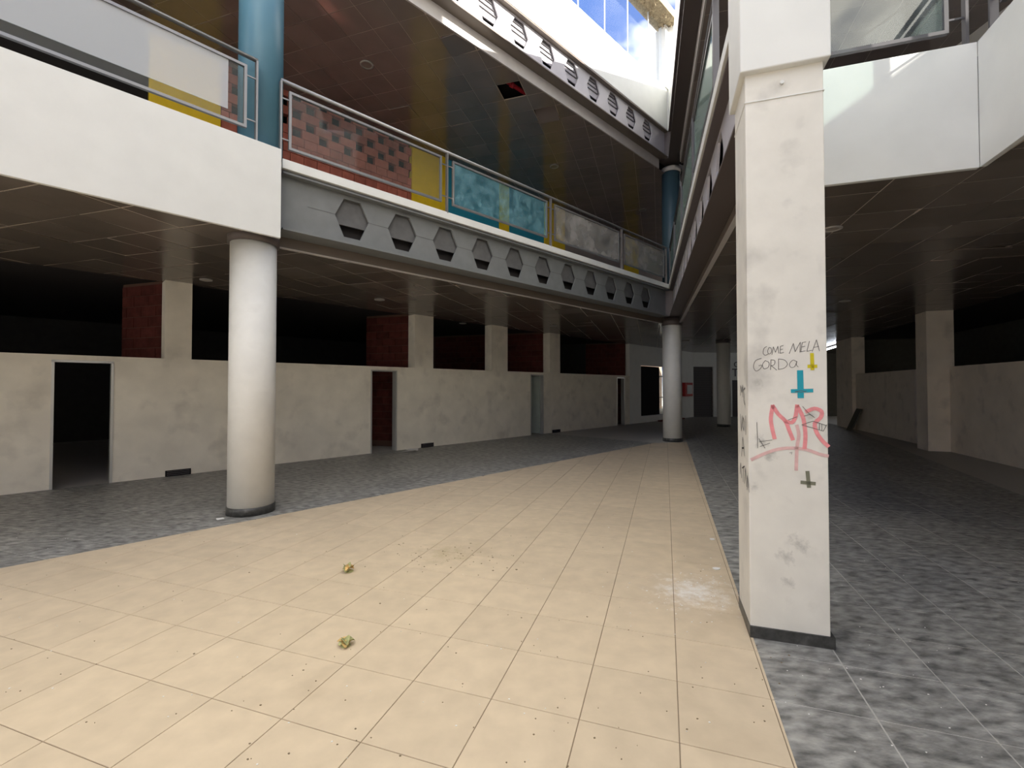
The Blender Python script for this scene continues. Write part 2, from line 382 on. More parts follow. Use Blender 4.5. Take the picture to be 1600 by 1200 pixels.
cel = []
for i, (rg, lab, cap) in enumerate(((reg_c1a, 'dark glossy square ceiling tiles behind the left white fascia', 200), (reg_c1b, 'dark glossy square ceiling tiles behind the left grey beam', 220), (reg_c2, 'dark ceiling tiles beyond the far column', 80), (reg_c3, 'dark brown ceiling tiles right of the graffiti pillar', 300), (reg_c4, 'dark ceiling tiles behind the right white fascia return', 120), (reg_c5, 'dark ceiling tiles over the far right passage', 40))):
    c = struct(G().prism([xy(p) for p in rg], ZC+.28, ZC+.34).build('ceiling', 'plenum'), lab, 'ceiling'); cel.append(c)
    sk = ()
    tiles(c, rg, CO, CA, CS, .012, ZC, .014, 'ceiling_tile', 'ceiling_tile', cap=cap, tilt=.0035, jit=.002, up=False, sag=.05, skip=())
    runners(c, rg, CO, CA, CS, ZC+.003, .03, 'ceiling_runner')
# shop interiors: ceiling and back wall
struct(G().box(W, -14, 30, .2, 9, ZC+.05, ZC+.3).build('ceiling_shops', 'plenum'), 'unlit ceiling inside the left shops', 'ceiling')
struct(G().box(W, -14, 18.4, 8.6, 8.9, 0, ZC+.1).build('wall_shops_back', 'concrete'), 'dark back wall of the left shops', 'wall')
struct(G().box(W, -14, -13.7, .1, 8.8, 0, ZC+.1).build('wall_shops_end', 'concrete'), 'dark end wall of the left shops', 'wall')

# ------------------------------------------------------------------ first floor slab and roof slab
struct(G().box(A, -14, AL+1, .36, 13, 3.9, 4.5).build('slab_left', 'concrete'), 'concrete first floor slab of the left gallery', 'slab')
struct(G().prism([xy(p) for p in (B.P(0, .36), cross(Fr(B.P(0, .36), B.P(1, .36)), RFi), cross(RFi, R), R.P(11), R.P(11, -7), R.P(26, -7), B.P(-22, .36))], 3.9, 4.5).build('slab_right', 'concrete'), 'concrete first floor slab of the right gallery', 'slab')
struct(G().prism([xy(p) for p in (RCi, RTi.P(11), R.P(-14), cross(RFi, R))], 3.9, 4.5).build('slab_return', 'concrete'), 'concrete first floor slab behind the right return', 'slab')
struct(G().prism([xy(p) for p in (A.P(AL, .3), B.P(-22, .34), A.P(AL+16, 6), A.P(AL, 6))], 3.9, 4.5).build('slab_far', 'concrete'), 'concrete first floor slab beyond the far column', 'slab')
struct(G().box(A, -14, AL+12, .36, 9, 8.6, 9.1).build('roof_left', 'concrete'), 'roof slab of the left upper gallery', 'roof')
struct(G().prism([xy(p) for p in (B.P(-1, .34), B.P(7.6, .34), RF.P(RF.L+.4, .25), RF.P(RF.L+8), B.P(-12, 9))], 8.6, 9.1).build('roof_right', 'concrete'), 'roof slab of the right upper gallery', 'roof')

# ------------------------------------------------------------------ castellated beams
HS = [1.03+.838*i for i in range(11)]
def beam(fr, s0, s1, zb, zt, hz, holes, mweb, mflange, minf, label, slats=False, wf=.34, hx=(.26, .125), name='castellated_beam'):
    th = thing(name, fr.P((s0+s1)/2, wf/2, zb), label, 'beam', None)
    zm, zT, zO, zBt = hz                      # hexagon: middle, top, top of the open part, bottom
    g = G(); ww = .12
    edges = [s0]+[(holes[i]+holes[i+1])/2 for i in range(len(holes)-1)]+[s1]
    z0, z1 = zb+.02, zt-.02
    for i, h in enumerate(holes):
        a, b = edges[i], edges[i+1]
        pts = [(a, z1), (b, z1), (b, zm), (b, z0), (a, z0), (a, zm), (h-hx[1], zT), (h+hx[1], zT), (h+hx[0], zm), (h+hx[1], zBt), (h-hx[1], zBt), (h-hx[0], zm)]
        g.add([fr.P(s, ww, z) for s, z in pts], [(0, 1, 7, 6), (1, 2, 8, 7), (2, 3, 9, 8), (3, 4, 10, 9), (4, 5, 11, 10), (5, 0, 6, 11)])
    web = g.build('web', mweb, th, solid=.03)
    if mweb == 'beam_grey':
        for i in range(len(holes)):
            a = s0+.35 if i == 0 else holes[i-1]+hx[0]
            G().box(fr, a, holes[i]-hx[0], ww-.0175, ww-.014, zm-.004, zm+.004).build('weld_seam', 'infill', web)
    G().box(fr, s0, s1, 0, wf, zb, zb+.025).build('bottom_flange', mflange, th)
    G().box(fr, s0, s1, 0, wf, zt-.025, zt).build('top_flange', mflange, th)
    fo = (zO-zBt)/(zm-zBt); half = hx[1]+(hx[0]-hx[1])*fo
    for h in holes:
        pts = [(h-hx[1]-.03, zT+.03), (h+hx[1]+.03, zT+.03), (h+hx[0]+.03, zm), (h+half+.03, zO), (h-half-.03, zO), (h-hx[0]-.03, zm)]
        q = G(); q.add([fr.P(s, ww+.05, z) for s, z in pts]+[fr.P(s, ww+.075, z) for s, z in pts], [tuple(range(6)), tuple(range(6, 12))[::-1]]+[(i, 6+i, 6+(i+1) % 6, (i+1) % 6) for i in range(6)])
        ip = q.build('infill_panel', minf, th)
        if slats:
            for k in range(3):
                zz = zT-.06-.1*k; hw = hx[1]+(hx[0]-hx[1])*(zT-zz)/(zT-zm)
                G().box(fr, h-hw+.02, h+hw-.02, ww+.03, ww+.05, zz-.008, zz+.008).build('slat', 'dark_steel', ip)
    return th
beam(A, .04, AL, ZB, 4.45, (4.10, 4.365, 3.995, 3.805), HS, 'beam_grey', 'beam_grey', 'infill', 'grey steel beam with hexagonal openings under the left first floor gallery')
BE = B.sw(PF.P(0, .47))[0]-.02
hb = [1.0+.838*i for i in range(10)]
beam(B, 0.02, BE, ZB, 4.45, (4.10, 4.365, 3.995, 3.805), hb, 'beam_light', 'beam_brown', 'infill', 'brown steel beam with hexagonal openings running from far column to graffiti pillar')
UH = [1.16+.838*i for i in range(-9, 11)]
UH = [h for h in UH if h > -6.5]
beam(A, -7, AL-.02, ZU, 9.12, (8.80, 9.065, 8.66, 8.515), UH, 'beam_light', 'brown_trim', 'infill_light', 'pale upper steel beam with louvred hexagonal openings below the white parapet', slats=True)
beam(B, .02, 9.5, ZU, 9.12, (8.80, 9.065, 8.66, 8.515), hb, 'beam_brown', 'beam_brown', 'infill', 'dark brown upper steel beam running above the right gallery railing')
# backs of the beams and ceiling edge trims
def trim(fr, s0, s1, wa, wb, z0, z1, m, lab):
    return struct(G().box(fr, s0, s1, wa, wb, z0, z1).build('trim_1', m), lab, 'trim')
tl = A.sw(Ac)[0]; tb = B.sw(Ac)[0]
trim(A, 0, tl, PA-.03, PA, ZC-.01, ZB+.05, 'brown_trim', 'brown ceiling edge strip behind the left grey beam')
trim(B, tb, BE, PB-.03, PB, ZC-.01, ZB+.05, 'brown_trim', 'brown ceiling edge strip behind the right brown beam')
trim(A, 0, tl, PA-.045, PA+.02, ZC-.018, ZC-.006, 'pale_trim', 'thin pale edge bead along the left walkway ceiling')
trim(B, tb, BE, PB-.045, PB+.02, ZC-.018, ZC-.006, 'pale_trim', 'thin pale edge bead along the right walkway ceiling')
trim(A, 0, AL, .30, .36, ZB+.02, 4.5, 'plenum', 'dark board behind the openings of the left grey beam')
trim(B, 0, BE, .30, .34, ZB+.02, 4.5, 'plenum', 'dark board behind the openings of the right brown beam')
UPA, UPB = .24, .30
trim(A, -7, AL-.1, UPA, UPA+.03, ZUC, ZU+.05, 'pale_trim', 'pale strip edging the upper left ceiling')
trim(B, .2, 9.5, UPB, UPB+.03, ZUC, ZU+.05, 'pale_trim', 'pale strip edging the upper right ceiling')
trim(A, -7, AL, .24, .30, ZU+.05, 9.1, 'plenum', 'dark board behind the openings of the pale upper beam')
trim(B, 0, 9.5, .28, .32, ZU+.05, 9.1, 'plenum', 'dark board behind the dark upper beam')
for z0, z1, m, lab in ((ZB+.02, 4.47, 'beam_brown', 'brown steel node where the lower beams meet'), (ZU, 9.14, 'beam_brown', 'brown steel node where the upper beams meet'), (9.16, 12.2, 'white_paint', 'white masonry corner where the parapets meet')):
    struct(G().prism([xy(p) for p in (A.P(AL, .03), A.P(AL-.1, .33), A.P(AL+1.2, .33), B.P(-.9, .33), B.P(.1, .33), B.P(0, .03))], z0, z1).build('trim_4', m), lab, 'trim')
# tops of the gallery edges behind the thin fascias
struct(G().box(FL, -7.5, FL.L-.02, .05, .40, 4.45, 4.62).build('trim_5', 'white_paint'), 'white coping behind the left fascia', 'trim')
struct(G().box(RF, -.3, RF.L, .05, .40, 4.45, 4.58).build('trim_5', 'white_paint'), 'white coping behind the right fascia', 'trim')
# kerbs of the first floor
kA = struct(G().box(A, .02, AL, -.03, .36, 4.475, Z1).build('trim_2', 'white_paint', bevel=.006), 'white concrete kerb on top of the left grey beam', 'trim')
kB = struct(G().box(B, .0, BE, -.02, .36, 4.475, Z1).build('trim_2', 'white_paint', bevel=.006), 'white concrete kerb on top of the right brown beam', 'trim')
# fascias
struct(G().box(FL, -7.5, FL.L+.02, 0, .045, 3.5, 4.64).build('wall_fascia_left', 'white_paint', bevel=.004), 'plain white fascia board above the near round column', 'wall')
struct(G().box(RF, -.62, RF.L, 0, .045, 3.5, Z1).build('wall_fascia_right', 'white_paint', bevel=.004), 'white fascia right of the graffiti pillar facing the court', 'wall')
struct(G().box(RT, 0, 11, 0, .045, 3.5, Z1).build('wall_fascia_return', 'white_paint', bevel=.004), 'white fascia return at the right edge of the picture', 'wall')
# parapets and clerestory
struct(G().box(A, -7, AL-.02, .02, .24, 9.16, 10.36).build('wall_parapet_left', 'white_paint'), 'bright white parapet above the pale upper beam', 'wall')
struct(G().box(B, .0, 9.5, .02, .24, 9.16, 10.36).build('wall_parapet_right', 'white_paint'), 'bright white parapet above the dark upper beam', 'wall')
cl = thing('clerestory_glazing', A.P(4, .1, 10.36), 'clear clerestory glass panes with thin joints showing blue sky', 'glazing')
ms = [6.43-1.07*k for k in range(9, 0, -1)]+[6.43, 7.5, 8.55, 9.62, AL-.1]
for a, b in zip(ms[:-1], ms[1:]):
    G().box(A, a+.012, b-.012, .10, .115, 10.36, 12.2).build('glass_pane', 'sky_glass', cl)
for s in ms[:-1]: G().box(A, s-.011, s+.011, .095, .12, 10.36, 12.2).build('mullion', 'sign_white', cl)
struct(G().box(A, AL-.16, AL+.05, -.02, .2, 10.36, 12.2).build('trim_3', 'white_paint'), 'white corner post of the clerestory above the far column', 'trim')
rf_ = thing('roof_eave', A.P(4, .2, 12.2), 'ragged brown roof edge with hanging fibres above the clerestory', 'roof')
G().box(A, 1.0, AL+1.5, -.30, .30, 12.22, 12.45).build('eave_board', 'straw', rf_)
hg = G()
for i in range(150):
    s = random.uniform(6, AL+.6); wv = random.uniform(-.2, .15); l = random.uniform(.03, .16)
    p = A.P(s, wv, 12.23); hg.tube(p, p+Vector((random.uniform(-.08, .08), random.uniform(-.08, .08), -l)), random.uniform(.006, .018), 5)
hg.build('hanging_fibre', 'straw', rf_)['kind'] = 'stuff'
# court behind the camera: unseen wall added to block and bounce light
struct(G().box(Fr((-16, -9), (12, -9)), 0, 28, -.3, 0, 0, 7.5).build('wall_added_back', 'back_wall'), 'unseen pale wall added to close the court behind the camera', 'wall')

TW = Fr((8.4, -9), (8.4, 9))
g = G(); g.box(TW, 0, 8.85, -.3, 0, 4.5, 18); g.box(TW, 8.85, 9.9, -.3, 0, 4.5, 7.98); g.box(TW, 8.85, 9.9, -.3, 0, 8.8, 18); g.box(TW, 9.9, 18, -.3, 0, 4.5, 11.5)  # added unseen wall: gap lets the sun patch through, rest blocks sun
struct(g.build('wall_sun_gap', 'back_wall'), 'tall unseen wall added with a gap that shapes the sun patch', 'wall')
# ------------------------------------------------------------------ round columns
def column(c, r, z1, label, zc=None):
    t = thing('round_column', (c[0], c[1], 0), label, 'column')
    G().lathe(c, [(r, .0), (r, z1)], 48).build('shaft', 'column_paint', t, smooth=True)
    G().lathe(c, [(r+.012, 0), (r+.012, .095), (r+.004, .10)], 48).build('skirting', 'skirting', t, smooth=True)
    G().lathe(c, [(r+.03, z1-.0), (r+.03, zc or z1+.12)], 48).build('collar', 'beam_brown', t, smooth=True)
    return t
C1 = (-3.38, 5.925); C2 = (4.83, 13.72); C3 = (8.79, 18.9)
column(C1, .27, 3.46, 'white round column under the left white fascia', 3.6)
column(C2, .275, 3.47, 'white round column at the tip of the beige floor', 3.68)
column(C3, .26, 3.45, 'far round column in shade behind the others', 3.6)
def tealcol(c, r, z0, z1, lab, m='teal_paint'):
    t = thing('steel_column', (c[0], c[1], z0), lab, 'column')
    G().lathe(c, [(r, z0), (r, z1)], 48).build('shaft', m, t, smooth=True)
    G().lathe(c, [(r+.02, z1), (r+.02, z1+.14)], 48).build('collar', 'pale_trim', t, smooth=True)
tealcol((-3.34, 5.98), .265, 4.5, 8.2, 'blue round column standing behind the left white fascia')
tealcol(C2, .265, 4.5, 8.1, 'blue round column, darkened for shade, where the upper beams meet', 'teal_shaded')

# ------------------------------------------------------------------ left shop wall with doors, pillars and vents
def sW(u, v=640): return W.hit(u, v)[0]
HW = 2.13
doors = [(sW(79), sW(177)), (sW(579), sW(620)), (sW(829), sW(849)), (sW(964), sW(976))]
SE = sW(984)
g = G(); cur = -12.5
for a, b in doors:
    g.box(W, cur, a, 0, .15, 0, HW); g.box(W, a, b, 0, .15, 2.04, HW); cur = b
g.box(W, cur, SE, 0, .15, 0, HW)
wl = struct(g.build('wall_left', 'store_plaster'), 'half height beige plaster wall of the left shops', 'wall')
pil = [(sW(257.5, 500), sW(300, 500)), (sW(648, 530), sW(677, 530)), (sW(768, 540), sW(793, 540)), (sW(859, 550), sW(875, 550))]
for i, (a, b) in enumerate(pil):
    o = G().box(W, a, b, -.004, .30, HW, ZC).build('wall_pier', 'store_plaster')
    struct(o, ['plaster pier above the wall left of the near round column', 'plaster pier above the wall right of the second doorway', 'third plaster pier from the left above the shop wall', 'plaster pier above the wall right of the third doorway'][i], 'pier')
dn = ['wide dark doorway at the far left', 'doorway showing dark red blocks inside', 'doorway with a pale door leaf ajar', 'narrow dark doorway next to the full height white wall']
for i, (a, b) in enumerate(doors):
    t = thing('door_%d' % (i+1), W.P((a+b)/2, .07, 0), 'thin metal frame of the '+dn[i], 'door'); t['kind'] = 'structure'
    for s in (a, b-.035): G().box(W, s, s+.035, -.012, .16, 0, 2.04).build('jamb', 'aluminium', t)
    G().box(W, a, b, -.012, .16, 2.01, 2.045).build('lintel', 'aluminium', t)
a, b = doors[2]
dl = Fr(W.P(b-.05, .1), W.P(b-.25, .9))
G().box(dl, 0, .8, 0, .04, .02, 2.0).build('door_leaf', 'door_leaf', bpy.data.objects['door_3'])
for (u0, u1, v), lab in zip(((258, 298, 739), (658, 677, 696), (863, 875, 674)), ('dark low wall vent near the leftmost doorway', 'dark low wall vent right of the second doorway', 'dark low wall vent beside the third doorway')):
    s0, s1 = sW(u0, v), sW(u1, v); t = thing('wall_vent', W.P((s0+s1)/2, 0, 0), lab, 'vent', 'floor level wall vents')
    G().box(W, s0, s1, -.02, 0, .0, .105).build('vent_frame', 'shop_dark', t)
    for k in range(3): G().box(W, s0+.02, s1-.02, -.026, -.02, .02+.03*k, .03+.03*k).build('vent_slat', 'dark_steel', t)

# block walls
def blockwall(st, fr, s0, s1, wa, wb, z0, z1, L, H, m, cap=260, gap=.012, lattice=None):
    th = wb-wa; me = {}
    def getm(l):
        k = round(l, 3)
        if k not in me:
            q = G().box(Fr((0, 0), (fr.d.x, fr.d.y)), -l/2+gap/2, l/2-gap/2, -th/2, th/2, -H/2+gap/2, H/2-gap/2)
            x = bpy.data.meshes.new('block'); x.from_pydata(q.v, [], q.f); x.update(); x.materials.append(MATS[m]); me[k] = x
        return me[k]
    cnt = 0; nrow = int(round((z1-z0)/H))
    for r in range(nrow-1, -1, -1):
        zc = z0+(r+.5)*H; segs = []
        lat = lattice and zc > lattice[0]
        if lat:
            s = s0 - L*2 + lattice[1] + (L if (r % 2) == lattice[3] else 0)
            while s < s1: segs.append((s+lattice[2]/2, s+2*L-lattice[2]/2)); s += 2*L
        else:
            s = s0-(L/2 if r % 2 else 0)
            while s < s1: segs.append((s, s+L)); s += L
        for a, b in segs:
            a, b = max(a, s0), min(b, s1)
            if b-a < .04: continue
            o = bpy.data.objects.new('block', getm(b-a)); COL.objects.link(o); o.location = fr.P((a+b)/2, (wa+wb)/2, zc); attach(o, st); cnt += 1
T2 = Vector((-.95, .312))
dlab = ['dark red block partition behind the first pier', 'dark red block partition behind the second pier', 'dark red block partition behind the fourth pier', 'dark red block partition at the end of the shop wall']
for i, s in enumerate((pil[0][0]+.12, pil[1][0]+.12, pil[3][0]+.1, SE-.1)):
    p = xy(W.P(s, .15)); f = Fr(p, p+T2)
    Ld = (f.hit(190, 500)[0], f.hit(572, 530)[0], 5.0, f.hit(915, 560)[0])[i]
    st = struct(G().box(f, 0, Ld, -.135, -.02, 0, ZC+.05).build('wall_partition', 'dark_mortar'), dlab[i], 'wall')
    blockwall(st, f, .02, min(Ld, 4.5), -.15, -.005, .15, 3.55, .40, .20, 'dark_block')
struct(G().box(f, Ld, 9.5, -.15, -.005, 0, ZC+.05).build('wall_partition_end', 'concrete'), 'dark rear part of the last shop partition', 'wall')
# white full height wall past the shops, with a shop window
EW = sW(1066, 600); WE = W.sw(END0)[0]
wz0, wz1 = W.hit(1001, 652)[1], W.hit(1001, 569)[1]; ws0, ws1 = sW(1001.5), sW(1046)
g = G(); g.box(W, SE, ws0, 0, .2, 0, ZC); g.box(W, ws0, ws1, 0, .2, 0, wz0); g.box(W, ws0, ws1, 0, .2, wz1, ZC); g.box(W, ws1, WE, 0, .2, 0, ZC)
struct(g.build('wall_far_left', 'white_paint'), 'full height white wall beyond the left shops', 'wall')
wn = thing('window_1', W.P((ws0+ws1)/2, .1, wz0), 'shop window in the far white wall, mostly dark with a bright strip', 'window'); wn['kind'] = 'structure'
g = G(); g.box(W, ws0, ws1, .02, .12, wz0, wz0+.05); g.box(W, ws0, ws1, .02, .12, wz1-.05, wz1); g.box(W, ws0, ws0+.05, .02, .12, wz0, wz1); g.box(W, ws1-.05, ws1, .02, .12, wz0, wz1)
g.build('window_frame', 'sign_white', wn)
sd = sW(1032)
G().box(W, ws0+.05, sd, .05, .08, wz0+.05, wz1-.08).build('dark_pane', 'shop_dark', wn)
G().box(W, sd, ws1-.05, .06, .07, wz0+.05, wz1-.05).build('glass_pane', 'clear_glass', wn)
for zz in (.36, .78): G().box(W, sd, ws1-.05, .03, .1, wz0+(wz1-wz0)*zz-.02, wz0+(wz1-wz0)*zz+.03).build('glazing_bar', 'dark_steel', wn)
struct(G().box(W, 17, 34, 6, 6.3, 0, 5).build('wall_outside', 'peach_wall'), 'sunlit peach wall outside the far shop window', 'wall')
# end wall with shutters
es = [END.hit(1084, 640)[0], END.hit(1115, 640)[0]]
zt = END.hit(1100, 573)[1]
e2 = [END.hit(1144.5, 640)[0], END.hit(1157, 640)[0]+1.2]; zt2 = END.hit(1150, 594)[1]
g = G(); g.box(END, -.2, es[0], 0, .2, 0, ZC+.3); g.box(END, es[0], es[1], 0, .2, zt, ZC+.3); g.box(END, es[1], e2[0], 0, .2, 0, ZC+.3); g.box(END, e2[0], e2[1], 0, .2, zt2, ZC+.3); g.box(END, e2[1], END.L, 0, .2, 0, ZC+.3)
struct(g.build('wall_far', 'white_paint'), 'white end wall with two grey shutters', 'wall')
struct(G().box(END, e2[1]+.3, END.L, -.06, 0, 0, ZC+.2).build('wall_far_shade', 'dark_plaster'), 'dark sheet put in for shade at the right end of the far wall', 'wall')  # added dark sheet imitates shade on the lit end wall
for (a, b), z, lab in ((es, zt, 'closed grey roller shutter beside the fire hose cabinet'), (e2, zt2, 'closed grey roller shutter under the wall lettering')):
    t = thing('roller_shutter', END.P((a+b)/2, .1, 0), lab, 'shutter'); n = 22
    for k in range(n): G().box(END, a, b, .10+.012*(k % 2), .15, z*k/n, z*(k+1)/n-.006).build('slat', 'shutter_grey', t)
    G().box(END, a, b, .155, .17, 0, z).build('backing', 'shop_dark', t)
# fire hose cabinet on the far white wall
fs0, fs1 = sW(1066, 610), sW(1078, 610); fz0, fz1 = W.hit(1072, 619)[1], W.hit(1072, 598)[1]
fs1 = min(fs1, fs0+1.4)
fc = thing('fire_hose_cabinet', W.P((fs0+fs1)/2, 0, fz0), 'red fire hose cabinet on the far white wall behind the column', 'cabinet')
G().box(W, fs0, fs1, -.16, -.002, fz0, fz1).build('box', 'fire_red', fc, bevel=.01)
G().box(W, fs0+.25*(fs1-fs0), fs1-.1, -.175, -.16, fz0+.12, fz1-.12).build('door_glass', 'sign_white', fc)
G().tube(W.P(fs0+.12, -.19, (fz0+fz1)/2-.06), W.P(fs0+.12, -.19, (fz0+fz1)/2+.06), .012).build('handle', 'dark_steel', fc)
bpz = bp(1048, 657, 0)
lo = thing('floor_plank', W.P(sW(1030), -.5, 0), 'dark reddish plank lying at the foot of the far white wall', 'plank')
G().box(W, sW(1023, 655), sW(1060, 652), -.35, -.15, .001, .06).build('board', 'dark_block', lo, bevel=.008)

# letters above the second shutter (partly hidden by the pillar in this view)
def text(txt, size, loc, rz, m, name, label, cat, extr=.01, parent=None):
    c = bpy.data.curves.new(name, 'FONT'); c.body = txt; c.size = size; c.extrude = extr; c.align_x = 'LEFT'
    o = bpy.data.objects.new(name, c); COL.objects.link(o); o.location = loc; o.rotation_euler = (pi/2, 0, rz); c.materials.append(MATS[m])
    dg = bpy.context.evaluated_depsgraph_get(); me = bpy.data.meshes.new_from_object(o.evaluated_get(dg)); n = bpy.data.objects.new(name, me); n.matrix_world = o.matrix_world.copy()
    n.location = loc; n.rotation_euler = (pi/2, 0, rz); COL.objects.link(n); bpy.data.objects.remove(o)
    if not me.materials: me.materials.append(MATS[m])
    if label: tag(n, label, cat)
    return n
q = END.hit(1143.5, 588); text('TO', .62, END.P(q[0], -.03, q[1]), END.rot(), 'letter_grey', 'wall_lettering', 'dark letters TO above the far right shutter', 'lettering')
q = END.hit(1146, 573.5); text('CA', .42, END.P(q[0], -.03, q[1]), END.rot(), 'letter_grey', 'wall_lettering', 'small dark letters CA above the other letters on the far wall', 'lettering')

# ------------------------------------------------------------------ right shop wall
def sR(u, v=640, w=0): return R.hit(u, v, w)[0]
# R runs away from the camera; its left side (w>0) is the walkway
r1a, r1b = sR(1437, 690), sR(1477, 690)   # pier, measured at the wall face
rp0, rp1 = sR(1430), sR(1339)
g = G(); g.box(R, -14, sR(1440), -.15, 0, 0, HW)
struct(g.build('wall_right', 'right_plaster'), 'half height plaster wall at the far right in shade', 'wall')
g = G(); g.box(R, rp0, rp1+.3, -.15, 0, 0, HW)
struct(g.build('wall_right_mid', 'right_plaster'), 'half height shaded plaster wall between two right hand piers', 'wall')
pc = xy(bp(1450, 704.5, 0))
ps, pw = R.sw(pc)
struct(G().box(R, ps-.02, ps+.55, -.1, pw, 0, ZC).build('wall_pier_right', 'right_plaster'), 'tall plaster pier right of the graffiti pillar', 'pier')
struct(G().box(R, rp1+.1, sR(1313, 640), -.3, .12, 0, ZC).build('wall_pier_far', 'right_plaster'), 'far plaster pier behind the leaning board', 'pier')
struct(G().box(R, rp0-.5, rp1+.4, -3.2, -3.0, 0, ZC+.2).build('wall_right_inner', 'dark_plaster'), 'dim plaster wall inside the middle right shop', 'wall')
f = Fr(R.P(sR(1560), -2.6), R.P(-8, -2.6)); 
st = struct(G().box(R, -12, sR(1478, 560), -2.25, -2.1, 0, ZC+.2).build('wall_right_blocks', 'dark_mortar'), 'red block wall, darkened for shade, above the right half wall', 'wall')
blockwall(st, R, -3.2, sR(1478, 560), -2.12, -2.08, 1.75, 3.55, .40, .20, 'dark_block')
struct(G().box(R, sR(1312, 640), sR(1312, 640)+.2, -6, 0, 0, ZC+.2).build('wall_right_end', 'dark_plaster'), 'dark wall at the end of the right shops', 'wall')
struct(G().box(R, -14, 12, -8, -.1, ZC+.05, ZC+.3).build('ceiling_right_shops', 'plenum'), 'unlit ceiling inside the right shops', 'ceiling')
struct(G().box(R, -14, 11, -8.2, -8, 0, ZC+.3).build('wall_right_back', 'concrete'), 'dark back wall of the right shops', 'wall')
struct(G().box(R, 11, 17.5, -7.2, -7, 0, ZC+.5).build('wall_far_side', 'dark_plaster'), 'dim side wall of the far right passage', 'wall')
struct(G().box(R, 14, 34, -12.2, -12, 0, 9).build('wall_sun_block', 'back_wall'), 'unseen pale wall added outside the far right passage to block sun', 'wall')  # added out of view to keep sun off the far wall
# leaning board
lb = Fr(bp(1330, 674, 0), bp(1344, 677, 0))
q0, q1 = bp(1331, 673, 0), bp(1343, 676, 0)
g = G(); n2 = Vector((R.n.x, R.n.y, 0))
a0, a1 = R.P(sR(1347, 660)-.3, .40, 0), R.P(sR(1334, 660)-.3, .40, 0)
a1 = a0+(a1-a0)*.6
up = Vector((-n2.x*.33, -n2.y*.33, .82)); tk = n2*.04
g.add([a0, a1, a1+up, a0+up, a0+tk, a1+tk, a1+up+tk, a0+up+tk], [(0, 1, 2, 3), (7, 6, 5, 4), (0, 4, 5, 1), (1, 5, 6, 2), (2, 6, 7, 3), (3, 7, 4, 0)])
tag(g.build('leaning_board', 'dark_plaster', bevel=.005), 'dark board leaning against the shaded right wall', 'board')
# fluorescent batten in the far right opening
fl0, fl1 = bp(1288, 547, ZC-.1), bp(1311, 540, ZC-.1)
ft = thing('fluorescent_light', fl0, 'lit white tube light under the far ceiling right of the pillar', 'light')
G().tube(fl0, fl1, .035, 10).build('tube', 'tube_glow', ft)
G().tube(fl0+Vector((0, 0, .05)), fl1+Vector((0, 0, .05)), .035, 6).build('batten', 'sign_white', ft)

# ------------------------------------------------------------------ upper left gallery wall
U = 4.1
UF = Fr(A.P(0, U), A.P(1, U))
lat = struct(G().box(UF, .12, 4.45, .09, .12, 4.5, 7.1).build('wall_upper_blocks', 'mortar'), 'red block wall with square lattice holes behind the left railing', 'wall')
blockwall(lat, UF, .12, 4.45, 0, .12, 5.14, 8.16, .29, .20, 'red_block', lattice=(7.1, .0, .20, 0))
struct(G().box(UF, -14, 22, 2.2, 2.4, 4.5, 8.6).build('wall_upper_back', 'shop_dark'), 'dark back wall behind the upper lattice', 'wall')
pans = [(-1.01, .12, 'yellow_paint', 'yellow panel behind the railing left of the blue column'), (4.45, 5.56, 'yellow_paint', 'yellow panel beside the red lattice wall'), (5.56, 7.58, 'blue_paint', 'wide blue panel right of the first yellow panel'), (7.58, 7.99, 'yellow_paint', 'narrow yellow strip between the two blue panels'), (7.99, 9.66, 'blue_paint', 'blue panel seen through wrinkled plastic'), (9.66, 10.76, 'yellow_paint', 'yellow panel right of the plastic covered blue panel'), (10.76, 14.65, 'mauve_paint', 'grey brown wall panel behind the dusty glass'), (14.65, 15.77, 'yellow_paint', 'yellow panel nearest the far blue column'), (15.77, 20.5, 'mauve_paint', 'grey brown wall panel behind the far blue column')]
for a, b, m, lab in pans:
    tag(G().box(UF, a+.008, b-.008, -.03 if m == 'yellow_paint' else 0, .12, 4.5, ZUC-.005).build('wall_panel', m), lab, 'panel', 'coloured upper wall panels')
struct(G().box(A, AL+8.6, AL+8.8, -6, U, 4.5, 8.6).build('wall_upper_end', 'mauve_paint'), 'brown wall closing the far end of the upper gallery', 'wall')
st = struct(G().box(UF, -12, -1.01, .1, .14, 4.5, ZUC).build('wall_upper_dark', 'shop_dark'), 'dark shop front behind the left whitened railing glass', 'wall')
tag(G().box(UF, -6, -1.03, .02, .1, 4.5, 5.35).build('low_wall', 'red_block'), 'low reddish strip of wall at the foot of the dark upper shop front', 'wall')
# upper ceiling
mc = [bp(*p, ZUC) for p in ((775, 133.7), (815, 125.7), (825.5, 147.5), (789, 155.7))]
UO = xy(mc[3]); UA, US = radians(18), .53
e_ = Vector((cos(UA), -sin(UA))); d_ = Vector((sin(UA), cos(UA)))
UO = xy(mc[0]); 
reg_u = [A.P(-8, UPA+.03), A.P(AL+9, UPA+.03), A.P(AL+9, U), A.P(-8, U)]
up_c = struct(G().prism([xy(p) for p in reg_u], ZUC+.35, ZUC+.4).build('ceiling_upper_left', 'plenum'), 'glossy dark tiled ceiling of the upper left gallery', 'ceiling')
c2 = xy(bp(868, 179, ZUC)); i2 = (math.floor((c2-UO).dot(e_)/US), math.floor((c2-UO).dot(d_)/US))
tiles(up_c, reg_u, UO, UA, US, .010, ZUC, .014, 'upper_tile', 'ceiling_tile', cap=300, tilt=.003, jit=.0015, up=False, sag=.02, skip={(0, 0), i2})
runners(up_c, reg_u, UO, UA, US, ZUC+.004, .022, 'ceiling_runner')
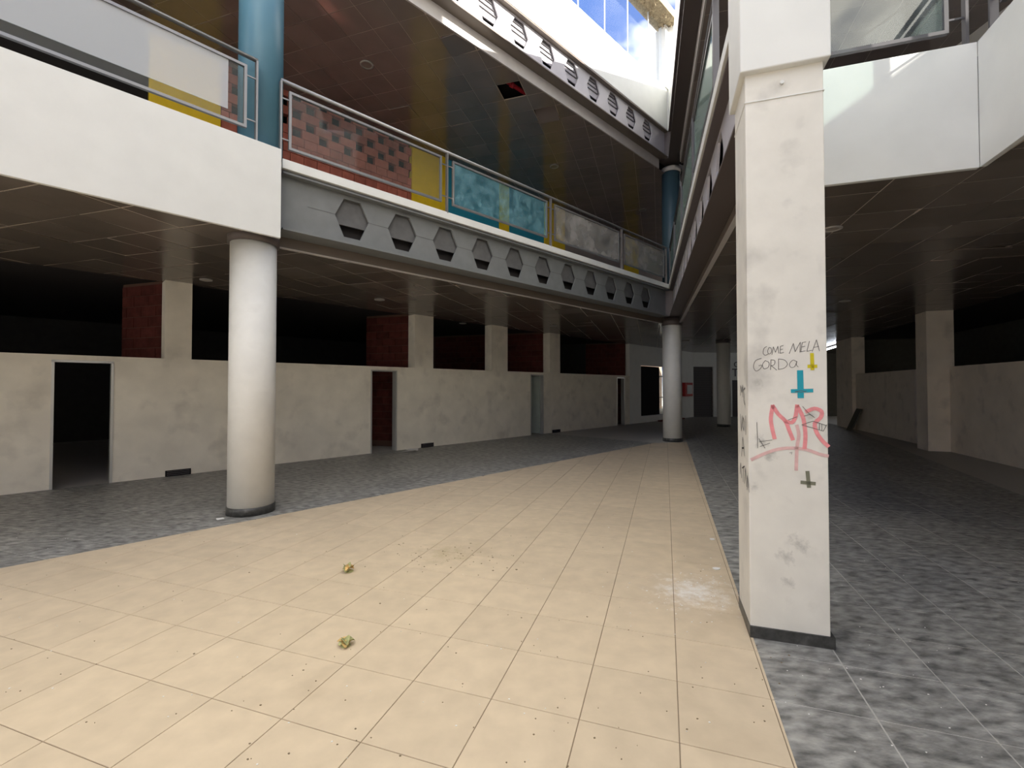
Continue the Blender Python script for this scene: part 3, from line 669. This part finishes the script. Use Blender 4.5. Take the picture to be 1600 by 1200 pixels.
# loose tile hanging in the second gap
cc = UO+e_*((i2[0]+.5)*US)+d_*((i2[1]+.5)*US)
lt = G(); hh = US/2-.01; sl = Vector((0, 0, -.10))
pp = [Vector((*(cc+e_*hh*a+d_*hh*b), ZUC+(.07 if b > 0 else -.05))) for a, b in ((-1, -1), (1, -1), (1, 1), (-1, 1))]
pp = [Vector((*(cc+e_*hh*a+d_*hh*b), ZUC+(-.05 if b > 0 else .10))) for a, b in ((-1, -1), (1, -1), (1, 1), (-1, 1))]
lt.add(pp+[p+Vector((0, 0, .014)) for p in pp], [(3, 2, 1, 0), (4, 5, 6, 7), (0, 1, 5, 4), (1, 2, 6, 5), (2, 3, 7, 6), (3, 0, 4, 7)])
o = lt.build('loose_ceiling_tile', 'upper_tile', up_c)
pf = Fr(A.P(0, .78), A.P(1, .78))
sp = thing('sprinkler_pipe', A.P(4, .78, ZUC+.16), 'red sprinkler pipe seen through the missing ceiling tile', 'pipe')
G().tube(A.P(-2, .74, ZUC+.16), A.P(AL, .74, ZUC+.16), .045, 12).build('pipe', 'pipe_red', sp, smooth=True)
sm = A.sw(xy(mc[0])*.5+xy(mc[2])*.5)[0]
for ds in (.0, 1.6): G().tube(A.P(sm+ds, .74, ZUC+.16), A.P(sm+ds+.08, .74, ZUC+.16), .062, 12).build('coupling', 'pipe_red', sp, smooth=True)

# downlights
def downlight(u, v, z, r, lab):
    p = bp(u, v, z); t = thing('downlight', (p.x, p.y, z), lab, 'downlight', 'recessed ceiling downlights')
    c = (p.x, p.y); G().lathe(c, [(r, z+.0), (r, z-.012), (r*.72, z-.02), (r*.70, z-.004)], 28).build('rim', 'lamp_rim', t, smooth=True)
    G().lathe(c, [(r*.68, z-.010), (r*.68, z-.005)], 24).build('lens', 'lamp_glass', t)
for u, v, z, r, lab in ((573, 101, ZUC, .13, 'round downlight above the red lattice wall'), (866, 260, ZUC, .13, 'round downlight above the wrinkled plastic panel'), (1004, 328, ZUC, .13, 'round downlight near the far blue column'), (1300, 357, ZC, .11, 'round downlight just right of the graffiti pillar'), (1320, 470, ZC, .11, 'second round downlight right of the graffiti pillar'), (593, 468, ZC, .11, 'round downlight over the walkway before the second pier'), (723, 505, ZC, .11, 'round downlight between the second and third piers'), (865, 509, ZC, .11, 'round downlight above the fourth pier'), (322, 437, ZC, .1, 'round downlight right of the first pier')):
    downlight(u, v, z-.003, r, lab)

# ------------------------------------------------------------------ railings
def railing(fr, wv, s0, s1, posts, panes, label, z0=Z1, zt=5.64, pz=(4.75, 5.53), mrail='steel', ext0=0, ext1=0):
    t = thing('railing', fr.P((s0+s1)/2, wv, z0), label, 'railing')
    G().tube(fr.P(s0-ext0, wv, zt), fr.P(s1+ext1, wv, zt), .026, 12).build('handrail', mrail, t, smooth=True)
    for s in posts: G().box(fr, s-.011, s+.011, wv-.03, wv+.03, z0-.02, zt-.015).build('post', mrail, t)
    for a, b, m in panes:
        b_ = .032; q = G()
        q.box(fr, a, b, wv-.02, wv+.02, pz[0], pz[0]+b_); q.box(fr, a, b, wv-.02, wv+.02, pz[1]-b_, pz[1])
        q.box(fr, a, a+b_, wv-.02, wv+.02, pz[0]+b_, pz[1]-b_); q.box(fr, b-b_, b, wv-.02, wv+.02, pz[0]+b_, pz[1]-b_)
        fm = q.build('panel_frame', mrail, t)
        if m == 'reflection_haze_glass':
            zc = pz[0]+.15  # painted reflection ends here, clearer glass below
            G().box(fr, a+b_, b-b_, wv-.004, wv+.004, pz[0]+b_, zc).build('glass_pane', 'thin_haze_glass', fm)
            G().box(fr, a+b_, b-.20, wv-.004, wv+.004, zc, pz[1]-b_).build('glass_pane', 'reflection_haze_glass', fm)
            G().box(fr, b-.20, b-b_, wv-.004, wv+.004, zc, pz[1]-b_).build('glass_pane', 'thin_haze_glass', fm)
        else: G().box(fr, a+b_, b-b_, wv-.004, wv+.004, pz[0]+b_, pz[1]-b_).build('glass_pane', m, fm)
        for s in posts:
            for e in (a, b):
                if abs(s-e) < .2:
                    for z in (pz[0]+.12, pz[1]-.12): G().box(fr, min(s, e), max(s, e), wv-.008, wv+.008, z-.008, z+.008).build('connector', mrail, t)
    return t
railing(A, .0, 0, 10.4, [0, 2.655, 5.335, 8.05, 10.36], [(.10, 2.54, 'thin_haze_glass'), (2.77, 5.22, 'plastic_sheet'), (5.46, 7.93, 'dusty_glass'), (8.17, 10.22, 'dusty_glass')], 'steel railing with framed glass panels along the left gallery beam')
railing(FL, .1, -3.4, 2.11, [2.10, -.62, -3.3], [(-.48, 1.99, 'reflection_haze_glass'), (-3.16, -.75, 'reflection_haze_glass')], 'steel railing with glass whitened for a reflection above the left white fascia', z0=4.64, zt=5.69, pz=(4.79, 5.57))
railing(B, .02, .15, 9.2, [.15, 2.35, 4.55, 6.75, 8.95], [(.25, 2.25, 'green_glass'), (2.45, 4.45, 'green_glass'), (4.65, 6.65, 'green_glass'), (6.85, 8.85, 'green_glass')], 'steel railing with greenish glass along the right gallery beam', mrail='dark_steel')
railing(RF, .06, -.55, 1.13, [1.115], [(-.5, .99, 'grey_glass')], 'railing with grey glass panel above the right white fascia', mrail='dark_steel')
railing(RT, .06, .05, 6, [.1, 2.7, 5.3], [(.22, 2.58, 'green_glass'), (2.82, 5.2, 'green_glass')], 'railing above the white fascia return at the right edge', mrail='dark_steel')

# ------------------------------------------------------------------ upper right gallery
reg_ur = [B.P(.1, UPB+.03), B.P(8.2, UPB+.03), RF.P(RF.L+.3, .2), RF.P(RF.L+6, .2), B.P(.1, 7)]
ur = struct(G().prism([xy(p) for p in reg_ur], ZUC+.35, ZUC+.4).build('ceiling_upper_right', 'plenum'), 'tiled ceiling of the upper right gallery', 'ceiling')
tiles(ur, reg_ur, UO, UA, .6, .010, ZUC, .014, 'upper_tile', 'ceiling_tile', cap=120, tilt=.002, up=False)
runners(ur, reg_ur, UO, UA, .6, ZUC+.004, .022, 'ceiling_runner')
struct(G().box(B, -3, 9.2, 6.6, 6.8, 4.5, ZUC+.2).build('wall_upper_right', 'mauve_paint'), 'brown wall at the back of the upper right gallery', 'wall')
ic = B.P(6.9, .55, 4.5)
t = thing('steel_stanchion', ic, 'dark grey steel stanchion with plates just left of the pillar', 'column')
q = Fr(xy(ic), xy(ic)+B.n)
G().box(q, 0, .22, -.01, .01, 4.5, 8.05).build('web', 'dark_steel', t)
for s in (0, .22): G().box(q, s-.012, s+.012, -.11, .11, 4.5, 8.05).build('flange', 'dark_steel', t)
for z in (5.1, 5.9): G().box(q, -.03, .25, -.13, .13, z, z+.02).build('plate', 'dark_steel', t)

# ------------------------------------------------------------------ graffiti pillar
p0 = PF.hit(1172, 900)[0]; p1 = PF.hit(1298, 900)[0]
PD = .43
pl = thing('square_pillar', PF.P((p0+p1)/2, PD/2, 0), 'white square pillar covered in graffiti at the right', 'pillar')
sh = G().box(PF, p0, p1, .012, PD, 0, 3.7).build('shaft', 'pillar_paint', pl, bevel=.006)
G().box(PF, p0-.003, PF.L, 0, PD+.01, 0, .072).build('skirting', 'skirting', pl)
zb = PF.hit(1164, 113, -.03)[1]
G().box(PF, p0-.035, p1+.03, -.035, PD+.03, zb, 4.75).build('upper_casing', 'white_paint', pl, bevel=.008)
G().box(PF, p0-.004, p1+.004, .006, PD+.004, PF.hit(1222, 150)[1]-.003, PF.hit(1222, 150)[1]+.003).build('joint_line', 'white_paint', pl)
kq = PF.hit(1222, 128)
kb = G(); c = PF.P(kq[0], .012, kq[1]); kb.tube(c, c-Vector((PF.n.x, PF.n.y, 0))*.016, .012, 12); kb.build('knob', 'white_paint', pl)
SIDE = Fr(PF.P(p0, PD), PF.P(p0, .012))     # left face, towards the court
def ribbon(g, fr, pts, wd, off):
    """flat brush stroke on a wall face; pts are (s,z)"""
    P = [Vector(p) for p in pts]; n = len(P); L = []; Rr = []
    for i in range(n):
        d = (P[min(i+1, n-1)]-P[max(i-1, 0)]); d = d.normalized() if d.length > 1e-6 else Vector((1, 0)); m = Vector((-d.y, d.x))*wd/2
        e = d*wd*.3*(-1 if i == 0 else 1 if i == n-1 else 0)
        L.append(P[i]+m+e); Rr.append(P[i]-m+e)
    vs = [fr.P(p.x, off, p.y) for p in L+Rr]
    g.add(vs, [(i, i+1, n+i+1, n+i) for i in range(n-1)])
def smooth(pts, k=3):
    if len(pts) < 3: return pts
    out = []
    for i in range(len(pts)-1):
        p0, p1, p2, p3 = [Vector(pts[max(0, min(len(pts)-1, i+d))]) for d in (-1, 0, 1, 2)]
        for j in range(k):
            t = j/k; out.append(tuple(.5*((2*p1)+(p2-p0)*t+(2*p0-5*p1+4*p2-p3)*t*t+(3*p1-p0-3*p2+p3)*t**3)))
    out.append(tuple(pts[-1])); return out
def zp(x, y): return (1120+x/4, 500+y/4)
def strokes(name, m, lst, wpx, fr, off, label=None, sm=True):
    g = G()
    for st in lst:
        pts = [fr.hit(*zp(*p), 0 if fr is SIDE else .012) for p in (smooth(st) if sm else st)]
        ribbon(g, fr, pts, wpx/4/F*2.95, off)
    o = g.build(name, m, pl)
    if label: o['label'] = label
    return o
FO_ = .0095
strokes('graffiti_text', 'pencil', [
    [(312, 166), (294, 178), (289, 208), (303, 221), (320, 212)], [(326, 172), (317, 195), (325, 213), (341, 200), (338, 176), (326, 172)],
    [(344, 216), (353, 168)], [(353, 168), (366, 202)], [(366, 202), (381, 164)], [(381, 164), (386, 208)],
    [(415, 160), (397, 165)], [(397, 165), (395, 208)], [(395, 208), (417, 203)], [(396, 186), (412, 182)],
    [(452, 210), (478, 147)], [(478, 147), (489, 198)], [(489, 198), (521, 139)], [(521, 139), (519, 201)],
    [(556, 137), (533, 142)], [(533, 142), (524, 199)], [(524, 199), (553, 193)], [(529, 169), (550, 164)],
    [(578, 133), (562, 196)], [(562, 196), (592, 189)], [(596, 196), (622, 124)], [(622, 124), (641, 193)], [(604, 172), (636, 165)]], 3.2, PF, FO_, 'thin pencilled words reading COMEMELA')
strokes('graffiti_text', 'pencil', [
    [(278, 240), (242, 254), (229, 292), (244, 319), (270, 306), (281, 283), (262, 286)], [(302, 254), (285, 278), (294, 305), (320, 296), (326, 267), (302, 254)],
    [(335, 311), (338, 249)], [(338, 249), (362, 254), (358, 279), (338, 286)], [(340, 286), (374, 313)], [(385, 309), (385, 244)], [(385, 244), (422, 250), (441, 276), (420, 301), (385, 309)],
    [(501, 262), (476, 251), (454, 274), (462, 296), (485, 292), (499, 262)], [(499, 258), (497, 280), (508, 293)]], 3.2, PF, FO_, 'thin pencilled word reading GORDA')
strokes('graffiti_cross', 'teal_marker', [[(520, 324), (524, 478)]], 33, PF, FO_, 'upside down teal cross', False)
strokes('graffiti_cross', 'teal_marker', [[(470, 444), (594, 441)]], 22, PF, FO_-.0005, 'crossbar of the teal cross', False)
strokes('graffiti_cross', 'yellow_marker', [[(594, 213), (597, 307)], [(573, 290), (620, 289)]], 20, PF, FO_, 'small upside down yellow cross', False)
strokes('graffiti_cross', 'green_grey_marker', [[(566, 950), (575, 1042)], [(530, 1014), (610, 1022)]], 21, PF, FO_, 'small upside down grey green cross', False)
strokes('graffiti_tag', 'spray_pink', [[(360, 738), (346, 680), (337, 615), (349, 538)], [(349, 538), (385, 590), (428, 632), (452, 690), (474, 745)], [(428, 632), (470, 640), (492, 600), (501, 535)], [(503, 540), (535, 600), (548, 660), (553, 730), (548, 800)],
    [(560, 572), (610, 553), (654, 572), (648, 610), (612, 645), (622, 700), (655, 750), (694, 788)]], 22, PF, FO_, 'large pink spray painted letters')
strokes('graffiti_tag', 'spray_pale_pink', [[(218, 872), (290, 838), (380, 808), (470, 800), (560, 810), (640, 838), (692, 850)], [(500, 660), (512, 720), (500, 800), (496, 935)]], 19, PF, FO_+.0006, 'faint pink underline strokes')
strokes('graffiti_scratch', 'pencil', [[(535, 540), (570, 580), (605, 605)], [(545, 600), (580, 590), (610, 610)], [(530, 655), (600, 632)], [(600, 632), (686, 660)], [(530, 655), (665, 694)], [(665, 694), (685, 655)], [(640, 645), (640, 688)], [(655, 650), (655, 692)], [(445, 625), (500, 605)], [(490, 450), (520, 440), (555, 447)], [(490, 447), (530, 452), (560, 443)], [(455, 830), (470, 826), (465, 838)], [(250, 640), (255, 800)], [(265, 760), (345, 750)], [(270, 790), (330, 770)], [(262, 740), (300, 800)]], 3.0, PF, FO_-.001, 'thin scratched black lines', False)
strokes('graffiti_side_text', 'ink_black', [
    [(150, 470), (152, 412)], [(152, 412), (159, 452)], [(159, 452), (165, 408)], [(165, 408), (166, 480)], [(178, 425), (170, 440), (176, 465), (171, 500), (178, 528)],
    [(150, 590), (156, 690)], [(156, 690), (163, 600)], [(168, 610), (164, 660), (172, 690), (176, 640), (168, 610)], [(184, 600), (184, 715)],
    [(158, 850), (165, 735)], [(165, 735), (176, 848)], [(160, 800), (172, 800)],
    [(148, 960), (152, 895)], [(152, 895), (158, 985)], [(162, 925), (176, 915)], [(169, 920), (168, 1010)], [(176, 1020), (182, 930)], [(182, 930), (190, 1040)], [(192, 1060), (194, 975)], [(194, 975), (206, 1075)]], 10, SIDE, -.0035, 'black marker words down the side of the pillar', False)

# ------------------------------------------------------------------ litter
def crumpled(u, v, size, m, lab, seed):
    rnd = random.Random(seed); p = bp(u, v, 0); t = thing('crumpled_leaf', (p.x, p.y, 0), lab, 'litter', 'crumpled leaves on the beige floor')
    for k in range(5):
        g = G(); n = 6; a0 = rnd.uniform(0, 6.28); tilt = rnd.uniform(.3, 1.1); cx, cy = rnd.uniform(-.25, .25)*size, rnd.uniform(-.15, .15)*size
        vs = []
        for i in range(n):
            tt = i/(n-1)-.5; wd = size*.28*math.sqrt(max(.02, 1-(2*tt)**2)); 
            for sgn in (-1, 0, 1):
                x = tt*size*.9; y = sgn*wd; z = abs(sgn)*wd*tilt+.10*size+.35*size*(.25-tt*tt)+rnd.uniform(0, .06)*size+k*.035*size
                vs.append((p.x+cx+x*cos(a0)-y*sin(a0), p.y+cy+x*sin(a0)+y*cos(a0), max(.002, z)))
        fs = [(i*3+j, i*3+j+1, i*3+j+4, i*3+j+3) for i in range(n-1) for j in (0, 1)]
        g.add(vs, fs); g.build('leaf_blade', m if k % 2 == 0 else ('leaf_green' if m == 'leaf_dry' else 'leaf_dry'), t, solid=.002)
    G().lathe((p.x, p.y), [(size*.35, .001), (size*.3, .06*size), (size*.12, .16*size)], 9).build('leaf_base', 'leaf_green', t)
crumpled(545.5, 893, .11, 'leaf_dry', 'crumpled dry brown and green leaf farther out on the beige floor', 3)
crumpled(540, 1009, .09, 'leaf_green', 'crumpled greenish leaf nearer on the beige floor', 5)
def chip(g, p, r, h, rnd, n=6):
    a = rnd.uniform(0, 6); pts = [(p.x+r*rnd.uniform(.5, 1.1)*cos(a+2*pi*i/n), p.y+r*rnd.uniform(.4, .9)*sin(a+2*pi*i/n)) for i in range(n)]
    g.prism([Vector(q) for q in pts], .0008, h)
rc = random.Random(8)
for u, v, r, lab in ((1119, 889, .045, 'white plaster chip on the beige floor left of the pillar'), (1113, 843, .034, 'small white plaster flake farther from the pillar'), (343, 811, .05, 'grey rubble flake on the slate beside the near round column')):
    g = G(); chip(g, bp(u, v, 0), r, .008, rc, 7); tag(g.build('plaster_chip', 'plaster_chip'), lab, 'chip')
g = G(); gl = G()
for i in range(330):
    u = rc.uniform(0, 1250); v = 700+500*rc.random()**1.3; p = bp(u, v, 0)
    r = rc.uniform(.002, .0055)+.004*rc.random()**3*(p.y/3)
    chip(g if rc.random() < .68 else gl, p, r, .003, rc, 5)
for i in range(110):
    p = bp(rc.gauss(1090, 45), rc.gauss(930, 25), 0); chip(gl, p, rc.uniform(.002, .009), .003, rc, 5)
for i in range(45):
    p = bp(rc.uniform(1210, 1600), rc.uniform(850, 1200), 0); chip(gl, p, rc.uniform(.002, .006), .003, rc, 5)
for i in range(60):
    p = bp(rc.gauss(690, 60), rc.gauss(868, 12), 0); chip(g, p, rc.uniform(.003, .012), .003, rc, 5)
tag(g.build('leaf_crumbs', 'crumb_dark'), 'scattered dark leaf crumbs over the tiled floor', 'debris', kind='stuff')
tag(gl.build('plaster_crumbs', 'plaster_chip'), 'scattered white plaster crumbs over the tiled floor', 'debris', kind='stuff')
wp = bp(640, 706, 0); g = G(); rq = random.Random(2)
for k in range(3):
    a = rq.uniform(0, 3); s = .16
    pts = [Vector((wp.x+s*x*cos(a)-s*.7*y*sin(a)+k*.05, wp.y+s*x*sin(a)+s*.7*y*cos(a), .004+.02*k+.05*rq.random())) for x, y in ((-1, -1), (1, -1), (1, 1), (-1, 1))]
    g.add(pts, [(0, 1, 2, 3)])
tag(g.build('paper_sheet', 'sign_white', solid=.003), 'crumpled white paper on the slate by the second doorway', 'paper')
